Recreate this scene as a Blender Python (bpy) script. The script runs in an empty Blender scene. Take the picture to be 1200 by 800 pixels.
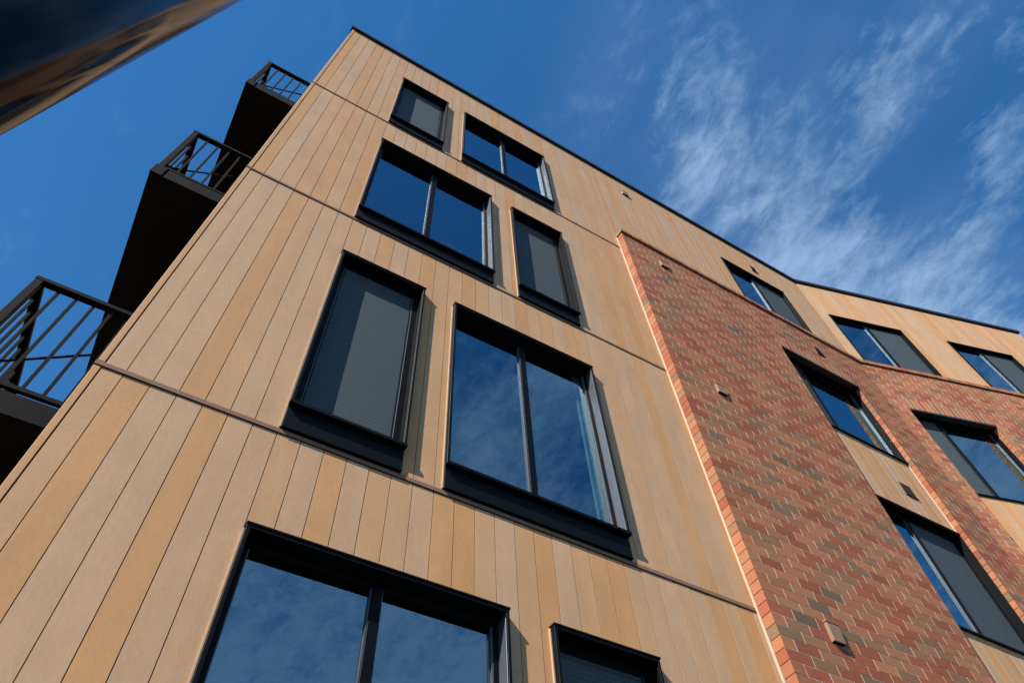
import bpy, math, random
from mathutils import Vector, Matrix
random.seed(7)
C = bpy.context.scene.collection
ZO = 5.0                      # building height zero (first joint) above the ground
G = math.radians(15.4)        # bend of the facade
KX = 10.165                   # where the cladding bends
YB = -0.12                    # face of the brickwork on the first wing
BB = 0.17                     # face of the brickwork on the second wing
END = 5.70                    # length of the second wing
ROOF = 9.90
CH = 0.0985                   # brick course
BL = 0.253                    # brick length with joint

# ------------------------------------------------------------------ materials
def nt(name):
    m = bpy.data.materials.new(name); m.use_nodes = True
    t = m.node_tree; t.nodes.clear()
    o = t.nodes.new('ShaderNodeOutputMaterial')
    return m, t, o
def N(t, typ, **kw):
    n = t.nodes.new(typ)
    for k, v in kw.items():
        if k in n.inputs: n.inputs[k].default_value = v
        else: setattr(n, k, v)
    return n
def ramp(t, stops, interp='LINEAR'):
    r = t.nodes.new('ShaderNodeValToRGB'); e = r.color_ramp; e.interpolation = interp
    while len(e.elements) < len(stops): e.elements.new(0.5)
    for i, (p, c) in enumerate(stops):
        e.elements[i].position = p; e.elements[i].color = (*c, 1)
    return r
def L(t, a, b): t.links.new(a, b)

def mat_wood(name, cols):
    m, t, o = nt(name)
    b = N(t, 'ShaderNodeBsdfPrincipled', Roughness=0.62)
    b.inputs['Specular IOR Level'].default_value = 0.25
    at = N(t, 'ShaderNodeAttribute', attribute_name='tone')
    r = ramp(t, cols); L(t, at.outputs['Fac'], r.inputs[0])
    tc = N(t, 'ShaderNodeTexCoord')
    cb = N(t, 'ShaderNodeCombineXYZ'); ml = N(t, 'ShaderNodeMath', operation='MULTIPLY'); ml.inputs[1].default_value = 37.0
    L(t, at.outputs['Fac'], ml.inputs[0]); L(t, ml.outputs[0], cb.inputs[1])
    ad = N(t, 'ShaderNodeVectorMath', operation='ADD'); L(t, tc.outputs['Object'], ad.inputs[0]); L(t, cb.outputs[0], ad.inputs[1])
    mp = N(t, 'ShaderNodeMapping'); mp.inputs['Scale'].default_value = (230, 230, 26); L(t, ad.outputs[0], mp.inputs[0])
    n1 = N(t, 'ShaderNodeTexNoise', Scale=1.0, Detail=3.0, Roughness=0.65); L(t, mp.outputs[0], n1.inputs['Vector'])
    mp2 = N(t, 'ShaderNodeMapping'); mp2.inputs['Scale'].default_value = (9, 9, 0.9); L(t, ad.outputs[0], mp2.inputs[0])
    n2 = N(t, 'ShaderNodeTexNoise', Scale=1.0, Detail=4.0, Roughness=0.6); L(t, mp2.outputs[0], n2.inputs['Vector'])
    n3 = N(t, 'ShaderNodeTexNoise', Scale=2.3, Detail=5.0, Roughness=0.6); L(t, ad.outputs[0], n3.inputs['Vector'])
    def fac(n, lo, hi, mn, mx):
        q = N(t, 'ShaderNodeMapRange'); q.inputs[1].default_value = lo; q.inputs[2].default_value = hi
        q.inputs[3].default_value = mn; q.inputs[4].default_value = mx; L(t, n.outputs[0], q.inputs[0]); return q
    f1 = fac(n1, .3, .7, .91, 1.08); f2 = fac(n2, .3, .7, .94, 1.05); f3 = fac(n3, .3, .7, .925, 1.06)
    m1 = N(t, 'ShaderNodeMath', operation='MULTIPLY'); L(t, f1.outputs[0], m1.inputs[0]); L(t, f2.outputs[0], m1.inputs[1])
    m2 = N(t, 'ShaderNodeMath', operation='MULTIPLY'); L(t, m1.outputs[0], m2.inputs[0]); L(t, f3.outputs[0], m2.inputs[1])
    vm = N(t, 'ShaderNodeVectorMath', operation='SCALE'); L(t, r.outputs[0], vm.inputs[0]); L(t, m2.outputs[0], vm.inputs['Scale'])
    L(t, vm.outputs[0], b.inputs['Base Color'])
    bp = N(t, 'ShaderNodeBump', Strength=0.25, Distance=0.0012); L(t, n1.outputs[0], bp.inputs['Height']); L(t, bp.outputs[0], b.inputs['Normal'])
    L(t, b.outputs[0], o.inputs[0]); return m

def mat_brick():
    m, t, o = nt('fired_brick')
    b = N(t, 'ShaderNodeBsdfPrincipled', Roughness=0.8); b.inputs['Specular IOR Level'].default_value = 0.25
    at = N(t, 'ShaderNodeAttribute', attribute_name='tone')
    r = ramp(t, BRICKS, 'CONSTANT')
    L(t, at.outputs['Fac'], r.inputs[0])
    tc = N(t, 'ShaderNodeTexCoord')
    mp = N(t, 'ShaderNodeMapping'); mp.inputs['Scale'].default_value = (28, 28, 75); L(t, tc.outputs['Object'], mp.inputs[0])
    n1 = N(t, 'ShaderNodeTexNoise', Scale=1.0, Detail=4.0, Roughness=0.7); L(t, mp.outputs[0], n1.inputs['Vector'])
    n2 = N(t, 'ShaderNodeTexNoise', Scale=160.0, Detail=2.0); L(t, tc.outputs['Object'], n2.inputs['Vector'])
    q = N(t, 'ShaderNodeMapRange'); q.inputs[1].default_value = .3; q.inputs[2].default_value = .7; q.inputs[3].default_value = .84; q.inputs[4].default_value = 1.15
    L(t, n1.outputs[0], q.inputs[0])
    fr = N(t, 'ShaderNodeMath', operation='FRACT'); ml = N(t, 'ShaderNodeMath', operation='MULTIPLY'); ml.inputs[1].default_value = 91.7
    L(t, at.outputs['Fac'], ml.inputs[0]); L(t, ml.outputs[0], fr.inputs[0])
    q2 = N(t, 'ShaderNodeMapRange'); q2.inputs[3].default_value = .86; q2.inputs[4].default_value = 1.14; L(t, fr.outputs[0], q2.inputs[0])
    mm = N(t, 'ShaderNodeMath', operation='MULTIPLY'); L(t, q.outputs[0], mm.inputs[0]); L(t, q2.outputs[0], mm.inputs[1])
    vm = N(t, 'ShaderNodeVectorMath', operation='SCALE'); L(t, r.outputs[0], vm.inputs[0]); L(t, mm.outputs[0], vm.inputs['Scale'])
    L(t, vm.outputs[0], b.inputs['Base Color'])
    bp = N(t, 'ShaderNodeBump', Strength=0.7, Distance=0.002); L(t, n2.outputs[0], bp.inputs['Height']); L(t, bp.outputs[0], b.inputs['Normal'])
    L(t, b.outputs[0], o.inputs[0]); return m

def mat_simple(name, col, rough=.5, spec=.5, metal=0., noise=0.0, nscale=20, bump=0.0):
    m, t, o = nt(name)
    b = N(t, 'ShaderNodeBsdfPrincipled', Roughness=rough, Metallic=metal); b.inputs['Specular IOR Level'].default_value = spec
    tc = N(t, 'ShaderNodeTexCoord'); n = N(t, 'ShaderNodeTexNoise', Scale=nscale, Detail=4.0); L(t, tc.outputs['Object'], n.inputs['Vector'])
    r = ramp(t, [(.3, [c*(1-noise) for c in col]), (.7, [c*(1+noise) for c in col])]); L(t, n.outputs[0], r.inputs[0])
    L(t, r.outputs[0], b.inputs['Base Color'])
    if bump:
        bp = N(t, 'ShaderNodeBump', Strength=bump, Distance=0.002); L(t, n.outputs[0], bp.inputs['Height']); L(t, bp.outputs[0], b.inputs['Normal'])
    L(t, b.outputs[0], o.inputs[0]); return m

def mat_glass(name='window_glass', tint=(.84, .90, .90), f0=.28):
    m, t, o = nt(name)
    tr = N(t, 'ShaderNodeBsdfTransparent'); tr.inputs[0].default_value = (*tint, 1)
    gl = N(t, 'ShaderNodeBsdfGlossy', Roughness=0.0); gl.inputs[0].default_value = (.58, .86, 1.0, 1)
    ge = N(t, 'ShaderNodeNewGeometry'); dp = N(t, 'ShaderNodeVectorMath', operation='DOT_PRODUCT')
    L(t, ge.outputs['Incoming'], dp.inputs[0]); L(t, ge.outputs['Normal'], dp.inputs[1])
    def mt(op, a, b=None):
        n = N(t, 'ShaderNodeMath', operation=op)
        for i, q in enumerate((a, b)):
            if q is None: continue
            if isinstance(q, (int, float)): n.inputs[i].default_value = q
            else: L(t, q, n.inputs[i])
        return n.outputs[0]
    fr = mt('ADD', mt('MULTIPLY', mt('POWER', mt('SUBTRACT', 1.0, mt('ABSOLUTE', dp.outputs['Value'])), 4.0), 1-f0), f0)   # coated double glazing
    tc = N(t, 'ShaderNodeTexCoord'); n = N(t, 'ShaderNodeTexNoise', Scale=1.6, Detail=1.0); L(t, tc.outputs['Object'], n.inputs['Vector'])
    bp = N(t, 'ShaderNodeBump', Strength=0.03, Distance=0.02); L(t, n.outputs[0], bp.inputs['Height'])
    L(t, bp.outputs[0], gl.inputs['Normal'])
    mx = N(t, 'ShaderNodeMixShader'); L(t, fr, mx.inputs[0]); L(t, tr.outputs[0], mx.inputs[1]); L(t, gl.outputs[0], mx.inputs[2])
    L(t, mx.outputs[0], o.inputs[0]); return m

def mat_screen():
    m, t, o = nt('insect_mesh')
    b = N(t, 'ShaderNodeBsdfPrincipled', Roughness=.75); b.inputs['Specular IOR Level'].default_value = .3
    tc = N(t, 'ShaderNodeTexCoord'); w = N(t, 'ShaderNodeTexWave', Scale=9.0, Distortion=.5, bands_direction='Z'); w.inputs['Detail'].default_value = 2.0; w.inputs['Detail Scale'].default_value = 1.2
    L(t, tc.outputs['Object'], w.inputs['Vector'])
    r = ramp(t, [(0, SHADE[0]), (1, SHADE[1])]); L(t, w.outputs['Fac'], r.inputs[0]); L(t, r.outputs[0], b.inputs['Base Color'])
    tr = N(t, 'ShaderNodeBsdfTransparent'); mx = N(t, 'ShaderNodeMixShader')
    q = N(t, 'ShaderNodeMapRange'); q.inputs[3].default_value = .78; q.inputs[4].default_value = .83; L(t, w.outputs['Fac'], q.inputs[0])
    L(t, q.outputs[0], mx.inputs[0]); L(t, tr.outputs[0], mx.inputs[1]); L(t, b.outputs[0], mx.inputs[2]); L(t, mx.outputs[0], o.inputs[0]); return m

def mat_gloss():
    m, t, o = nt('glossy_dark_paint')
    b = N(t, 'ShaderNodeBsdfPrincipled', Roughness=.15); b.inputs['Base Color'].default_value = (.003, .003, .004, 1); b.inputs['IOR'].default_value = 1.28
    tc = N(t, 'ShaderNodeTexCoord'); mp = N(t, 'ShaderNodeMapping'); mp.inputs['Scale'].default_value = (14, 14, .22); L(t, tc.outputs['Object'], mp.inputs[0])
    n = N(t, 'ShaderNodeTexNoise', Scale=1.0, Detail=1.5); L(t, mp.outputs[0], n.inputs['Vector'])
    bp = N(t, 'ShaderNodeBump', Strength=0.6, Distance=0.011); L(t, n.outputs[0], bp.inputs['Height']); L(t, bp.outputs[0], b.inputs['Normal'])
    L(t, b.outputs[0], o.inputs[0]); return m

WOODC = [(0.0, (.462, .292, .170)), (.34, (.464, .282, .155)), (.40, (.470, .277, .144)), (.72, (.475, .267, .130)), (.80, (.478, .256, .115)), (1.0, (.478, .247, .104))]
BRICKS = [(0.0, (.275, .078, .037)), (.26, (.325, .122, .056)), (.60, (.292, .130, .061)), (.84, (.230, .112, .057)), (.955, (.180, .104, .058)), (.99, (.140, .091, .054))]
SHADE = [(.046, .064, .072), (.058, .077, .085)]
M = {}
M['wood'] = mat_wood('composite_wood', WOODC)
M['brick'] = mat_brick()
M['mortar'] = mat_simple('pale_mortar', (.60, .49, .38), .9, .2, noise=.12, nscale=60)
M['lit_face'] = mat_simple('lit_face_metal', (.085, .095, .115), .5, .45, metal=.5, noise=.08, nscale=8)  # frame metal lightened so jamb and bead faces look sunlit
M['frame'] = mat_simple('black_window_metal', (.0020, .0028, .0038), .5, .10, noise=.08, nscale=8)
M['bead'] = mat_simple('lit_bead_metal', (.09, .098, .108), .5, .4, metal=.5, noise=.05)  # sunlight on the upright beads is put into this grey
M['apron'] = mat_simple('black_panel_metal', (.0018, .0034, .0048), .55, .09, noise=.10, nscale=6)
M['steel'] = mat_simple('charcoal_painted_steel', (.0010, .0019, .0026), .7, .08, noise=.12, nscale=14)
M['soffit'] = mat_simple('black_soffit_board', (.003, .003, .003), .8, .1, noise=.1)
M['trim'] = mat_simple('brown_joint_profile', (.21, .122, .080), .6, .15, noise=.10, nscale=9)
M['coping'] = mat_simple('dark_bronze_coping', (.018, .014, .012), .45, .4, noise=.1)
M['pale'] = mat_simple('pale_edge_flashing', (.40, .31, .22), .5, .4, noise=.05)
M['edge'] = mat_simple('cut_board_edge', (.40, .30, .21), .6, .3, noise=.08)
M['vent'] = mat_simple('tan_vent_metal', (.235, .140, .085), .6, .4, noise=.08)
M['dark'] = mat_simple('dark_cavity', (.006, .006, .007), .9, .1, noise=.1)
M['core'] = mat_simple('dark_interior', (.010, .012, .014), .9, .1, noise=.2)  # gloom of unlit rooms painted as a near-black colour
M['glass'] = mat_glass()
M['screen'] = mat_screen()
M['teal_strip'] = mat_simple('teal_grey_strip', (.08, .18, .19), .8, .2, noise=.1)  # teal-grey strip behind one pane
M['gloss'] = mat_gloss()
M['paving'] = mat_simple('worn_asphalt', (.022, .022, .021), .9, .2, noise=.25, nscale=30, bump=.3)

# ------------------------------------------------------------------ mesh collector
class MB:
    def __init__(s): s.v = []; s.f = []; s.t = []; s.m = []
    def box(s, x0, x1, y0, y1, z0, z1, tone=.5, mi=0, faces='FBLRUD'):
        i = len(s.v)
        s.v += [(x0,y0,z0),(x1,y0,z0),(x1,y1,z0),(x0,y1,z0),(x0,y0,z1),(x1,y0,z1),(x1,y1,z1),(x0,y1,z1)]
        fs = {'F':(0,1,5,4),'B':(2,3,7,6),'L':(3,0,4,7),'R':(1,2,6,5),'U':(4,5,6,7),'D':(3,2,1,0)}
        for k in faces: s.f.append(tuple(i+a for a in fs[k])); s.t.append(tone); s.m.append(mi)
    def quad(s, pts, tone=.5, mi=0):
        i = len(s.v); s.v += pts; s.f.append(tuple(range(i, i+len(pts)))); s.t.append(tone); s.m.append(mi)
    def prism(s, poly, z0, z1, tone=.5, mi=0):
        n = len(poly); i = len(s.v)
        s.v += [(x,y,z0) for x,y in poly]+[(x,y,z1) for x,y in poly]
        s.f.append(tuple(range(i+n-1, i-1, -1))); s.f.append(tuple(range(i+n, i+2*n)))
        for k in range(n): s.f.append((i+k, i+(k+1)%n, i+n+(k+1)%n, i+n+k))
        s.t += [tone]*(n+2); s.m += [mi]*(n+2)
    def bar(s, a, b, r, n=8, tone=.5, mi=0):
        a = Vector(a); b = Vector(b); d = (b-a).normalized(); u = d.orthogonal().normalized(); w = d.cross(u)
        i = len(s.v)
        for P in (a, b):
            for k in range(n):
                q = 2*math.pi*k/n; s.v.append(tuple(P+u*r*math.cos(q)+w*r*math.sin(q)))
        for k in range(n): s.f.append((i+k, i+(k+1)%n, i+n+(k+1)%n, i+n+k)); s.t.append(tone); s.m.append(mi)
        s.f.append(tuple(range(i+n-1, i-1, -1))); s.f.append(tuple(range(i+n, i+2*n))); s.t += [tone]*2; s.m += [mi]*2
    def build(s, name, mats, parent=None, frame=None, bevel=0.0):
        me = bpy.data.meshes.new(name); me.from_pydata(s.v, [], s.f); me.update()
        for k in (mats if isinstance(mats, (list, tuple)) else [mats]): me.materials.append(M[k])
        me.polygons.foreach_set('material_index', s.m)
        a = me.attributes.new('tone', 'FLOAT', 'FACE'); a.data.foreach_set('value', s.t)
        ob = bpy.data.objects.new(name, me); C.objects.link(ob)
        if parent: ob.parent = parent
        if frame is not None: ob.matrix_basis = frame
        if bevel:
            md = ob.modifiers.new('soft_edges', 'BEVEL'); md.width = bevel; md.segments = 1; md.limit_method = 'ANGLE'
        return ob

def minus(x0, x1, z0, z1, holes):
    """rectangles left of [x0,x1]x[z0,z1] after cutting holes (merged upwards)"""
    hs = [h for h in holes if h[0] < x1-1e-6 and h[1] > x0+1e-6 and h[2] < z1-1e-6 and h[3] > z0+1e-6]
    if not hs: return [(x0, x1, z0, z1)]
    xs = sorted({x0, x1, *[min(max(v, x0), x1) for h in hs for v in h[:2]]})
    out = []
    for a, b in zip(xs, xs[1:]):
        if b-a < 1e-5: continue
        m = (a+b)/2; cuts = sorted((max(h[2], z0), min(h[3], z1)) for h in hs if h[0] < m < h[1]); z = z0
        for c0, c1 in cuts:
            if c0 > z+1e-5: out.append((a, b, z, c0))
            z = max(z, c1)
        if z < z1-1e-5: out.append((a, b, z, z1))
    return out

FA = Matrix.Translation((0, 0, ZO))
FB = Matrix.Translation((KX, 0, ZO)) @ Matrix.Rotation(-G, 4, 'Z')

# ------------------------------------------------------------------ the building
root = bpy.data.objects.new('apartment_building', None); C.objects.link(root)
root['label'] = 'apartment building clad in tan wood boards and red brick with black framed windows'
root['category'] = 'building'

# windows: x0, x1, sill, head (frame outer edges)
P, DEP = 0.051, 0.070
WA = []
for zs, zh, wide_first in ((-2.95, -.793, True), (.2, 2.344, False), (3.35, 5.46, True), (6.5, 8.54, False)):
    if wide_first: WA += [(1.055, 2.604, zs, zh, 'wide'), (2.91, 3.687, zs, zh, 'narrow')]
    else: WA += [(1.055, 1.858, zs, zh, 'narrow'), (2.16, 3.687, zs, zh, 'wide')]
TOPW = (7.66, 9.235, 6.70, 8.63)
TOPB = [(.245, 1.90, 6.70, 8.62), (2.98, 4.57, 6.70, 8.60)]

def tone_plank(prev):
    for _ in range(4):
        r = random.random()
        t = random.uniform(0, .34) if r < .42 else random.uniform(.40, .72) if r < .76 else random.uniform(.80, 1.0)
        if abs(t-prev) > .08: break
    return t
def planks(mb, x0, x1, zones, holes, pitch=.15, y=0.0, th=.022, gap=.0048, first=None):
    for z0, z1 in zones:
        k = 0; prev = .5
        xa = x0
        while xa < x1-.005:
            xb = min((math.floor(xa/pitch+1e-6)+1)*pitch, x1)
            if xb-xa < .03 and xb < x1: xb = min(xb+pitch, x1)
            t = tone_plank(prev); prev = t
            dy = random.uniform(-.0006, .0006)
            for a, b, c, d in minus(xa+gap/2, xb-gap/2, z0, z1, holes):
                mb.box(a, b, y+dy, y+th, c, d, t, 0, 'FLRUD')
            xa = xb

holesA = [(w[0]-.004, w[1]+.001, w[2]-.21, w[3]) for w in WA] + [TOPW[:4]]
mb = MB()
planks(mb, .034, 4.85, [(-5, -3.196), (-3.149, -.046), (.001, 3.104), (3.151, 6.254), (6.301, ROOF)], holesA)
planks(mb, 4.85, KX, [(6.55, ROOF)], holesA)
mb.build('wood_cladding', 'wood', root, FA)
mb = MB()
planks(mb, 0.0, END-.03, [(6.55, ROOF)], TOPB)
mb.box(END-.03, END+.01, -.006, .06, 6.55, ROOF, .45)
mb.build('wood_cladding', 'wood', root, FB)
# side wall behind the corner (boards run along y)
mb = MB(); Y = .05; prev = .5
while Y < 9.0:
    t = tone_plank(prev); prev = t
    for z0, z1 in [(-5, -3.196), (-3.149, -.046), (.001, 3.104), (3.151, 6.254), (6.301, ROOF)]:
        mb.box(0.0, .022, Y+.0024, Y+.1476, z0, z1, t, 0, 'LFBUD')
    Y += .15
mb.build('wood_cladding', 'wood', root, FA)
mb = MB()
for z0, z1 in [(-5, -3.196), (-3.149, -.046), (.001, 3.104), (3.151, 6.254), (6.301, ROOF)]:
    mb.box(-.006, .030, -.004, .045, z0, z1, .9)
mb.build('corner_trim', 'wood', root, FA, .002)
for z in (-3.15, 0, 3.15, 6.3):
    mb = MB()
    mb.box(-.012, 4.838, -.006, .03, z-.038, z-.004)
    mb.box(-.012, 4.838, -.008, -.006, z-.038, z-.033)
    mb.box(-.018, .03, .03, 9.0, z-.043, z-.002)
    mb.build('joint_trim', 'trim', root, FA)
# roof edge
def pol(off, z):   # outline helper: facade line pushed outwards by off
    k = off*math.tan(G/2)
    e = FB @ Vector((END+off, -off, 0))
    return (-off, -off), (KX-k, -off), (e.x, e.y)
a0, a1, a2 = pol(.04, 0); b0, b1, b2 = pol(-.25, 0)
mb = MB()
back = FB @ Vector((END+.04, 9, 0))
mb.prism([a0, a1, b1, (-.04+.29, .25), (.25, 9.0), (-.04, 9.0)], ROOF+.004, ROOF+.085)
mb.prism([a1, a2, (b2[0], b2[1]), b1], ROOF+.004, ROOF+.085)
mb.prism([(-.012, -.012), (KX-.0016, -.012), b1, (.25, .25)], ROOF-.03, ROOF+.004)
e = FB @ Vector((END+.012, -.012, 0))
mb.prism([(KX-.0016, -.012), (e.x, e.y), (b2[0], b2[1]), b1], ROOF-.03, ROOF+.004)
mb.build('roof_coping', 'coping', root, FA)
# solid body behind the cladding, near-black in place of unlit rooms
c0, c1, c2 = pol(-.34, 0)
pe = FB @ Vector((END-.08, .34, 0)); pb = FB @ Vector((END-.08, 9, 0))
mb = MB()
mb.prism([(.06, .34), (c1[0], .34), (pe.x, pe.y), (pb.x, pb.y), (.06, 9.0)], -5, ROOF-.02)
mb.build('dark_core', 'core', root, FA)
mb = MB()       # end wall of the second wing
for i in range(60):
    mb.box(END-.07, END-.02+.0, .06+i*.15, .06+i*.15+.145, -5, ROOF, tone_plank(.5), 0)
mb.build('wood_cladding', 'wood', root, FB)

# brickwork -------------------------------------------------------
BAY = (7.56, 9.17, -5.0, 5.4175)            # recessed bay in the first wing
BAYB = (.14, 1.77, -5.0, 5.4175)            # and in the second
TOP = 67*CH
def bricks(mb, x0, x1, yf, holes, soldiers, z0=-51*CH, back=.0):
    rows = int(round((TOP-z0)/CH)); j = .0048
    for r in range(rows):
        za = z0+r*CH; zb = za+CH
        x = x0 - (BL/2 if r % 2 else 0)
        while x < x1-1e-4:
            xa = max(x, x0); xb = min(x+BL, x1)
            if xb-xa > .02:
                t = random.random()
                for a, b, c, d in minus(xa, xb, za, zb, holes+soldiers):
                    if b-a < .02: continue
                    la = 0 if (abs(a-x0) < 1e-4 or any(abs(a-h[1]) < 1e-4 for h in holes)) else j
                    rb = 0 if any(abs(b-h[0]) < 1e-4 for h in holes) else j
                    mb.box(a+la, b-rb, yf+random.uniform(-.0006, .0006), back, c+j*.8, d-j*.8, t, 0, 'FLRUD')
            x += BL
    for s in soldiers:
        x = s[0]; n = int(round((s[1]-s[0])/CH)); w = (s[1]-s[0])/n
        for i in range(n):
            mb.box(s[0]+i*w+j, s[0]+(i+1)*w-j, yf, back, s[2]+j, s[3]-j, random.random(), 0, 'FLRUD')
    n = int((x1-x0)/CH); w = (x1-x0)/n
    for i in range(n):            # projecting cap course
        mb.box(x0+i*w+.004-(.02 if i == 0 else 0), x0+(i+1)*w-.004, yf-.028, .0, TOP+.005, TOP+.092, random.random(), 0)
    mb.box(x0-.012, x1, yf-.019, -.002, TOP+.006, TOP+.086, .5, 1)
    for a, b, c, d in minus(x0+.005, x1, z0, TOP-.0005, holes):
        ad = any(abs(a-h[1]) < 1e-4 for h in holes)
        bd = any(abs(b-h[0]) < 1e-4 for h in holes)
        mb.box(a+(.005 if ad else 0), b-(.005 if bd else 0), yf+.0018, back+.002, c, d-(0 if abs(d-TOP) < .01 else .0), .5, 1)
sold = [(BAY[0], BAY[1], 55*CH, 58*CH)]
KB = KX-(BB-abs(YB)*math.cos(G))/math.sin(G)          # brick bend on the first wing
SB = (KB-KX)*math.cos(G)+abs(YB)*math.sin(G)
mb = MB(); bricks(mb, 4.86, KB, YB, [BAY], sold); mb.build('brick_wall', ['brick', 'mortar'], root, FA)
mb = MB(); bricks(mb, SB+.002, END, -BB, [BAYB], [(BAYB[0], BAYB[1], 55*CH, 58*CH)]); mb.build('brick_wall', ['brick', 'mortar'], root, FB)
# pale flashing where boards meet brick returns
mb = MB(); mb.box(4.848, 4.8585, -.022, .0, -5, 6.62); mb.build('edge_flashing', 'pale', root, FA)
mb = MB(); mb.box(9.161, 9.1695, -.052, -.038, -5, 3.70); mb.build('edge_flashing', 'pale', root, FA)

# recessed bay boards
YP = -.036
W9 = (7.566, 9.164, 3.72, 5.4155); W10 = (7.566, 9.164, .70, 2.455)
W12 = (7.566, 9.164, -2.45, -.70)
W3B = (.146, 1.764, 3.62, 5.4155); W3C = (.146, 1.764, .60, 2.455); W3D = (.146, 1.764, -2.45, -.70)
mb = MB(); planks(mb, 7.562, 9.158, [(-5, 5.41)], [W9, W10, W12], y=YP); mb.build('wood_cladding', 'wood', root, FA)
mb = MB(); planks(mb, .142, 1.768, [(-5, 5.41)], [W3B, W3C, W3D], y=-.07); mb.build('wood_cladding', 'wood', root, FB)

# windows ---------------------------------------------------------
def window(fr, x0, x1, z0, z1, lites, y0=-P, dep=DEP, apron=True, lip=.006, label=None, teal_strip=False, mull=.5, edge=True, reveal=.022, lit_face=True):
    """lites: 'g' clear, 's' with an insect screen in front; frame front at y0, glass at dep"""
    T = reveal; mb = MB()
    yb = dep+.05
    mb.box(x0-.001, x1+.001, y0, yb, z1-T, z1)                          # head
    mb.box(x0-lip, x1+lip, y0-.006, 0.004, z1+.0005, z1+.014)           # drip lip
    mb.box(x0, x0+T, y0, yb, z0+T, z1-T)
    mb.box(x1-T+.003, x1, y0, yb, z0+T, z1-T)
    mb.box(x1-T, x1-T+.003, y0+.012, yb, z0+T, z1-T, .5, 1 if lit_face else 0)  # inner face of right jamb, sunlit look painted by lighter metal
    mb.box(x0-.001, x1+.001, y0-.004, yb, z0, z0+T)
    if apron: mb.box(x0-.004, x1+.004, y0-.010, y0+.02, z0+.004, z0+.032)
    w = mb.build('window', ['frame', 'lit_face'], root, fr, .0018)
    if label: w['label'] = label
    a, b, c, d = x0+T, x1-T, z0+T, z1-T; S = .05 if lites == ['s'] else .036
    n = len(lites); xs = [a, b] if n == 1 else [a, a+(b-a)*mull, b]
    mb = MB(); f0, f1 = dep-.022, dep+.04
    mb.box(a, b, f0, f1, d-S, d); mb.box(a, b, f0, f1, c, c+S)
    mb.box(a, a+S, f0, f1, c+S, d-S); mb.box(b-S, b, f0, f1, c+S, d-S)
    mb.build('sash', 'frame', w, None, .0015)
    if n == 2:
        mb = MB(); mb.box(xs[1]-.03, xs[1]+.03, f0-.006, f1, c+S, d-S); mb.build('mullion', 'frame', w, None, .0015)
    for i, k in enumerate(lites):
        pa = (xs[i]+S) if i == 0 else xs[i]+.03; pb = (xs[i+1]-S) if i == n-1 else xs[i+1]-.03
        mb = MB(); mb.quad([(pa, dep, c+S), (pb, dep, c+S), (pb, dep, d-S), (pa, dep, d-S)]); mb.build('pane', 'glass', w)
        bd = MB(); e = .007      # glazing bead, uprights coloured lighter to look sunlit
        bd.box(pa, pb, f0+.003, dep-.001, d-S-e, d-S-.0004, .5, 1); bd.box(pa, pb, f0+.003, dep-.001, c+S+.0004, c+S+e, .5, 1)
        bd.box(pa+.0004, pa+e, f0+.003, dep-.001, c+S+e, d-S-e); bd.box(pb-e, pb-.0004, f0+.003, dep-.001, c+S+e, d-S-e)
        bd.build('glazing_bead', ['bead' if lit_face else 'lit_face', 'frame'], w)
        if k == 's':
            mb = MB(); y = dep-.014; e = .016
            mb.quad([(pa+e, y, c+S+e), (pb-e, y, c+S+e), (pb-e, y, d-S-e), (pa+e, y, d-S-e)]); sc_ = mb.build('insect_screen', 'screen', w)
            mb = MB(); y0_ = y-.006; y1_ = y+.004
            mb.box(pa+.0075, pa+e, y0_, y1_, c+S+.0075, d-S-.0075); mb.box(pb-e, pb-.0075, y0_, y1_, c+S+.0075, d-S-.0075)
            mb.box(pa+e, pb-e, y0_, y1_, c+S+.0075, c+S+e); mb.box(pa+e, pb-e, y0_, y1_, d-S-e, d-S-.0075)
            mb.build('screen_frame', 'frame', w)
        if teal_strip and i == n-1:  # narrow teal-grey strips behind the last pane
            mb = MB()
            for q in range(4):
                mb.box(pb-.085+q*.02, pb-.068+q*.02, dep+.03+(.012 if q % 2 else 0), dep+.05, c+S, d-S)
            mb.build('teal_strip', 'teal_strip', w)
    if apron:
        mb = MB(); mb.box(x0+.002, x1-.002, -.022, .01, z0-.196, z0-.0008)
        mb.box(x0+.002, x1-.002, -.028, -.022, z0-.196, z0-.186)
        mb.build('apron_panel', 'apron', w, None, .001)
        for xx in (x0+.05, x1-.05):
            mb = MB(); mb.bar((xx, -.022, z0-.06), (xx, -.0245, z0-.06), .006); mb.build('fixing_screw', 'frame', w)
    if edge:
        mb = MB(); mb.box(x0-.009, x0-.0008, -.012, .01, z0-.19 if apron else z0, z1-.002); mb.build('edge_trim', 'edge', w)
    return w

for (x0, x1, zs, zh, kind) in WA:
    window(FA, x0, x1, zs, zh, ['g', 'g'] if kind == 'wide' else ['s'], lit_face=(kind == 'wide'), teal_strip=(kind == 'wide' and zs == .2),
           label='narrow window with a grey insect screen' if kind == 'narrow' else 'wide two light window reflecting the sky')
window(FA, *TOPW, ['g', 's'], y0=-.02, dep=.06, apron=False, mull=.5, edge=False, lit_face=False)
for tb in TOPB: window(FB, *tb, ['g', 's'], y0=-.02, dep=.06, apron=False, mull=.5, edge=False, lit_face=False)
window(FA, *W9, ['s', 'g'], y0=-.06, dep=.03, apron=False, mull=.26, edge=False, lit_face=False, lip=0)
window(FA, *W10, ['g', 's'], y0=-.06, dep=.06, apron=False, mull=.44, edge=False, lit_face=False, lip=0)
window(FA, *W12, ['g', 's'], y0=-.06, dep=.06, apron=False, mull=.44, edge=False, lit_face=False, lip=0)
window(FB, *W3B, ['s', 'g'], y0=-.09, dep=-.02, apron=False, mull=.34, edge=False, lit_face=False, lip=0)
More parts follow.
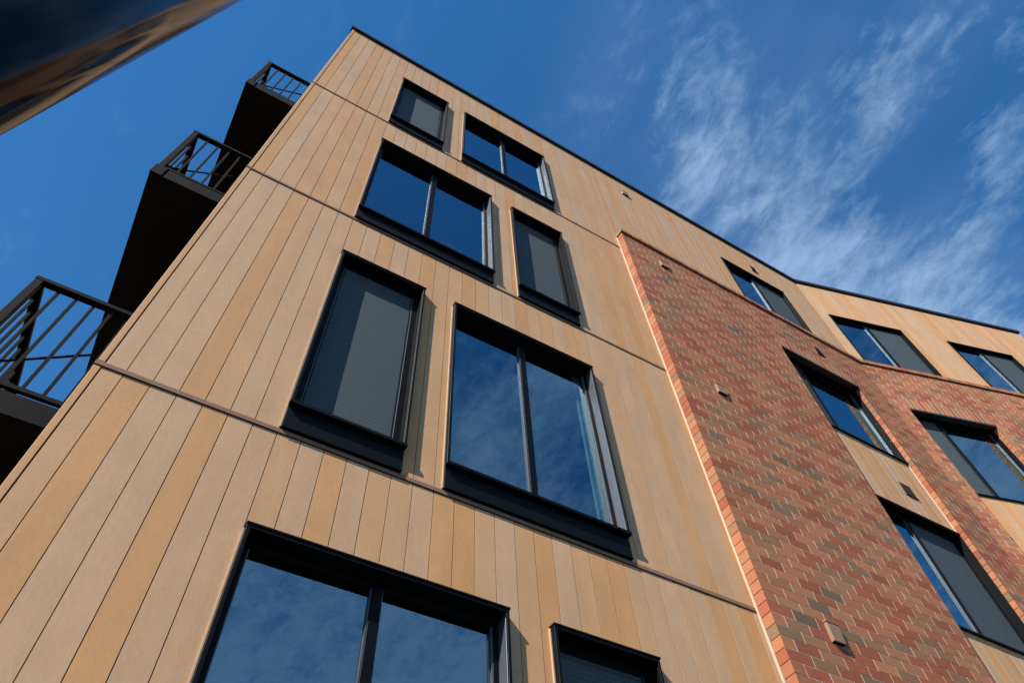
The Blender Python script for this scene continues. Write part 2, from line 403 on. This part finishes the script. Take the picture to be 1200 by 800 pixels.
window(FB, *W3C, ['s', 'g'], y0=-.09, dep=-.02, apron=False, mull=.34, edge=False, lit_face=False, lip=0)
window(FB, *W3D, ['s', 'g'], y0=-.09, dep=-.02, apron=False, mull=.34, edge=False, lit_face=False, lip=0)
# steel lintels over the brick bays
for fr, b, yf in ((FA, BAY, YB), (FB, BAYB, -BB)):
    mb = MB(); mb.box(b[0]+.001, b[1]-.001, yf-.016, yf+.075, b[3]-.05, b[3]-.0035)
    mb.build('steel_lintel', 'coping', root, fr, .002)

# vents -----------------------------------------------------------
def box_vent(fr, x, z, yf, w=.125, h=.165):
    mb = MB(); mb.box(x, x+w, yf-.030, yf+.01, z, z+h); o = mb.build('wall_vent', 'vent', root, fr, .003)
    mb = MB(); mb.box(x-.006, x+w+.006, yf-.034, yf-.001, z+h+.0005, z+h+.012); mb.build('vent_hood', 'vent', o)
    mb = MB(); mb.box(x+.012, x+w-.012, yf-.020, yf-.002, z-.006, z-.0006); mb.build('vent_outlet', 'dark', o)
def louvre_vent(fr, x, z, yf, w, h, mat='vent', n=6):
    mb = MB(); mb.box(x, x+w, yf-.004, yf+.01, z, z+h); o = mb.build('wall_vent', mat, root, fr)
    mb = MB()
    for k in range(n):
        zz = z+h*(k+.2)/n
        mb.box(x+.008, x+w-.008, yf-.0075, yf-.0045, zz, zz+h/n*.45)
    mb.build('louvre', 'dark', o)
    mb = MB(); mb.box(x-.004, x+w+.004, yf-.016, yf-.0045, z-.008, z-.0006); mb.build('vent_sill', 'dark', o)
box_vent(FA, 5.445, -.185, YB, .13, .17); box_vent(FA, 5.445, 2.945, YB, .13, .15); box_vent(FA, 5.475, 6.065, YB, .14, .15)
box_vent(FA, 5.49, 9.17, 0, .14, .12)
louvre_vent(FA, 8.60, 5.94, YB, .16, .22); louvre_vent(FA, 8.54, 2.87, YP, .22, .23); louvre_vent(FA, 8.60, 8.99, 0, .15, .25)

# balconies on the side wall --------------------------------------
XO, YN, YF = -.705, .325, 3.3
for zb in (-3.28, -.13, 3.02, 6.17):
    mb = MB(); H = .165
    mb.box(XO, -.001, YN, YN+.06, zb-H, zb); mb.box(XO, XO+.06, YN+.06, YF, zb-H, zb);
    mb.box(XO-.006, XO+.10, YN-.008, YN, zb-H, zb+.012)                 # corner plate
    bal = mb.build('balcony', 'steel', root, FA, .003)
    bal['label'] = 'small dark steel balcony with bar railing'
    mb = MB(); mb.box(XO+.06, -.001, YN+.06, YF, zb-H+.03, zb-.004); mb.build('deck', 'soffit', bal)
    mb = MB(); mb.box(XO+.004, -.003, YN+.004, YF-.004, zb-H-.004, zb-H-.0006); mb.build('soffit_board', 'soffit', bal)
    zt = zb+1.055
    mb = MB(); mb.box(XO+.0, -.001, YN+.008, YN+.062, zt-.035, zt); mb.box(XO+.0, XO+.058, YN+.062, YF, zt-.035, zt); mb.build('handrail', 'steel', bal, None, .002)
    mb = MB(); mb.box(XO+.06, -.001, YN+.02, YN+.05, zb+.05, zb+.08); mb.box(XO+.012, XO+.042, YN+.06, YF, zb+.05, zb+.08); mb.build('bottom_rail', 'steel', bal)
    for (xx, yy) in ((XO+.004, YN+.01), (XO+.004, YF-.07), (XO+.004, 1.8)):
        mb = MB(); mb.box(xx, xx+.05, yy, yy+.05, zb+.0008, zt-.036); mb.build('rail_post', 'steel', bal, None, .002)
    for k in range(5):
        xx = XO+.155+k*.112
        mb = MB(); mb.box(xx, xx+.017, YN+.027, YN+.044, zb+.081, zt-.036); mb.build('baluster', 'steel', bal)
    yy = YN+.17
    while yy < YF-.12:
        if abs(yy-1.82) > .06:
            mb = MB(); mb.box(XO+.019, XO+.036, yy, yy+.017, zb+.081, zt-.036); mb.build('baluster', 'steel', bal)
        yy += .112
    mb = MB(); mb.bar((XO+.07, YN+.075, zb+.17), (-.001, YN+.075, zb+.72), .0085)
    mb.bar((XO+.07, YN+.075, zb+.17), (XO+.16, YN+.075, zb+.245), .016)
    mb.box(XO+.045, XO+.085, YN+.062, YN+.09, zb+.14, zb+.20); mb.build('tie_rod', 'steel', bal)

# ------------------------------------------------------------------ dark column close to the camera
col = bpy.data.objects.new('metal_post', None); C.objects.link(col); col.location = (.088, -2.463, 0)
col['label'] = 'glossy black round metal post close by at the upper left, mirroring the wood boards'; col['category'] = 'post'
def lathe(prof, n=128):
    mb = MB(); k = len(prof)
    for r, z in prof:
        for q in range(n): a = 2*math.pi*q/n; mb.v.append((r*math.cos(a), r*math.sin(a), z))
    for b in range(k-1):
        for q in range(n):
            mb.f.append((b*n+q, b*n+(q+1) % n, (b+1)*n+(q+1) % n, (b+1)*n+q)); mb.t.append(.5); mb.m.append(0)
    mb.f.append(tuple(range(n-1, -1, -1))); mb.f.append(tuple(range((k-1)*n, k*n))); mb.t += [.5]*2; mb.m += [0]*2
    return mb
o = lathe([(.166, .13), (.166, 6.0)]).build('shaft', 'gloss', col)
for pl in o.data.polygons: pl.use_smooth = len(pl.vertices) == 4
lathe([(.26, .004), (.26, .05), (.22, .06), (.19, .13)]).build('base_plinth', 'steel', col)
lathe([(.175, 6.0), (.175, 6.04), (.13, 6.08)]).build('cap', 'steel', col)

# ------------------------------------------------------------------ ground
mb = MB(); R = 600; n = 12
for i in range(n):
    for k in range(n):
        x0 = -R+2*R*i/n; y0 = -R+2*R*k/n; s = 2*R/n
        mb.quad([(x0, y0, 0), (x0+s, y0, 0), (x0+s, y0+s, 0), (x0, y0+s, 0)])
g = mb.build('ground', 'paving'); g['kind'] = 'structure'

# ------------------------------------------------------------------ light and sky
AZ, EL = math.radians(69), math.radians(44)
to_sun = Vector((-math.sin(AZ)*math.cos(EL), -math.cos(AZ)*math.cos(EL), math.sin(EL)))
sl = bpy.data.lights.new('sun', 'SUN'); sl.energy = 5.0; sl.angle = math.radians(.5); sl.color = (1.0, .94, .86)
so = bpy.data.objects.new('sun', sl); C.objects.link(so); so.rotation_euler = (-to_sun).to_track_quat('-Z', 'Y').to_euler()
so.location = to_sun*60
W = bpy.data.worlds.new('World'); bpy.context.scene.world = W; W.use_nodes = True
t = W.node_tree; t.nodes.clear()
out = t.nodes.new('ShaderNodeOutputWorld'); bg = N(t, 'ShaderNodeBackground', Strength=.082)
sky = t.nodes.new('ShaderNodeTexSky'); sky.sky_type = 'NISHITA'; sky.sun_disc = False
sky.sun_elevation = EL; sky.sun_rotation = math.atan2(to_sun.x, to_sun.y); sky.air_density = 1.0; sky.dust_density = .0; sky.ozone_density = 2.5
hs = N(t, 'ShaderNodeHueSaturation', Saturation=1.25); L(t, sky.outputs[0], hs.inputs['Color'])
air = N(t, 'ShaderNodeVectorMath', operation='MULTIPLY'); air.inputs[1].default_value = (.72, 1.02, 1.08); L(t, hs.outputs[0], air.inputs[0])
tc = t.nodes.new('ShaderNodeTexCoord'); sp = t.nodes.new('ShaderNodeSeparateXYZ'); L(t, tc.outputs['Generated'], sp.inputs[0])
def mth(op, a, b=None, c=None):
    n = t.nodes.new('ShaderNodeMath'); n.operation = op
    for i, q in enumerate((a, b, c)):
        if q is None: continue
        if isinstance(q, (int, float)): n.inputs[i].default_value = q
        else: L(t, q, n.inputs[i])
    return n.outputs[0]
def mr(v, a, b, c=0., d=1.):
    n = t.nodes.new('ShaderNodeMapRange'); n.interpolation_type = 'SMOOTHSTEP'
    for i, q in enumerate((a, b, c, d)): n.inputs[i+1].default_value = q
    L(t, v, n.inputs[0]); return n.outputs[0]
zc = mth('MAXIMUM', sp.outputs[2], .06)
u = mth('DIVIDE', sp.outputs[0], zc); v = mth('DIVIDE', sp.outputs[1], zc)
uv = t.nodes.new('ShaderNodeCombineXYZ'); L(t, u, uv.inputs[0]); L(t, v, uv.inputs[1])
def noise(scale, detail, rough, sx, sy, rot, off, dist=0.):
    mp = t.nodes.new('ShaderNodeMapping'); mp.inputs['Scale'].default_value = (sx, sy, 1); mp.inputs['Rotation'].default_value = (0, 0, math.radians(rot)); mp.inputs['Location'].default_value = (*off, 0)
    L(t, uv.outputs[0], mp.inputs[0])
    n = N(t, 'ShaderNodeTexNoise', Scale=scale, Detail=detail, Roughness=rough); n.inputs['Distortion'].default_value = dist
    L(t, mp.outputs[0], n.inputs['Vector']); return n.outputs[0]
big = noise(3.0, 3, .5, 1.5, .7, 12, (3.1, 1.7))
mid = noise(8.5, 7, .62, 1.5, .72, 12, (.4, 5.2), .5)
fine = noise(30.0, 6, .66, 1.3, .8, 12, (2.2, 8.1), .4)
den = mth('ADD', mth('ADD', mth('MULTIPLY', big, .50), mth('MULTIPLY', mid, .82)), mth('MULTIPLY', fine, .56))
den = mth('SUBTRACT', den, .42)
warp = mth('MULTIPLY', mth('SUBTRACT', mid, .5), .16)
def band(nu, nv, c, w):        # soft cirrus band along a line across the sky
    d = mth('ADD', mth('SUBTRACT', mth('ADD', mth('MULTIPLY', u, nu), mth('MULTIPLY', v, nv)), c), warp)
    return mr(mth('ABSOLUTE', d), w, 0.0)
vneg = mth('MULTIPLY', v, -1.0)
b1 = mth('MULTIPLY', mth('MULTIPLY', band(.308, -.951, .054, .20), mr(u, .17, .38)), .98)
b2 = mth('MULTIPLY', band(.972, -.237, .6296, .13), .85)
b3 = mth('MULTIPLY', band(.795, -.605, .707, .10), .75)
b4 = mth('MULTIPLY', mth('MULTIPLY', mr(v, -.06, .17), mr(u, .50, .68)), 1.25)
b5 = mth('MULTIPLY', mr(vneg, .30, 1.1), 1.5)
cover = mth('MAXIMUM', mth('MAXIMUM', mth('MAXIMUM', b1, b2), mth('MAXIMUM', b3, b4)), b5)
cl = mth('ADD', den, mth('MULTIPLY', cover, .34))
fac = mth('MULTIPLY', mr(cl, .60, 1.16), mr(cover, .0, .35, .16, .64))
veil = mth('MULTIPLY', mth('MULTIPLY', mth('MAXIMUM', mth('MAXIMUM', band(.308, -.951, .054, .30), b2), b4), mr(u, .12, .42)), mr(big, .30, .72, .04, .24))
fac = mth('ADD', fac, mth('MULTIPLY', veil, mth('SUBTRACT', 1.0, fac)))
mx = t.nodes.new('ShaderNodeMix'); mx.data_type = 'RGBA'
L(t, fac, mx.inputs['Factor']); L(t, air.outputs[0], mx.inputs['A']); mx.inputs['B'].default_value = (2.7, 3.9, 5.6, 1)
L(t, mx.outputs['Result'], bg.inputs[0]); L(t, bg.outputs[0], out.inputs[0])

# ------------------------------------------------------------------ camera
cd = bpy.data.cameras.new('camera'); cam = bpy.data.objects.new('camera', cd); C.objects.link(cam)
F, yaw, pitch, roll = 839.352, 0.587212, 0.986260, -0.072659
f = Vector((math.sin(yaw)*math.cos(pitch), math.cos(yaw)*math.cos(pitch), math.sin(pitch)))
r = Vector((math.cos(yaw), -math.sin(yaw), 0)); up = r.cross(f)
r, up = r*math.cos(roll)+up*math.sin(roll), up*math.cos(roll)-r*math.sin(roll)
cam.matrix_world = Matrix(((r.x, up.x, -f.x, .7321), (r.y, up.y, -f.y, -3.0925), (r.z, up.z, -f.z, ZO-3.3925), (0, 0, 0, 1)))
cd.sensor_width = 36; cd.sensor_fit = 'HORIZONTAL'; cd.lens = F/1200*36; cd.clip_start = .05; cd.clip_end = 3000
sc = bpy.context.scene; sc.camera = cam
sc.view_settings.view_transform = 'Standard'; sc.view_settings.look = 'None'; sc.view_settings.exposure = .95; sc.view_settings.gamma = 1
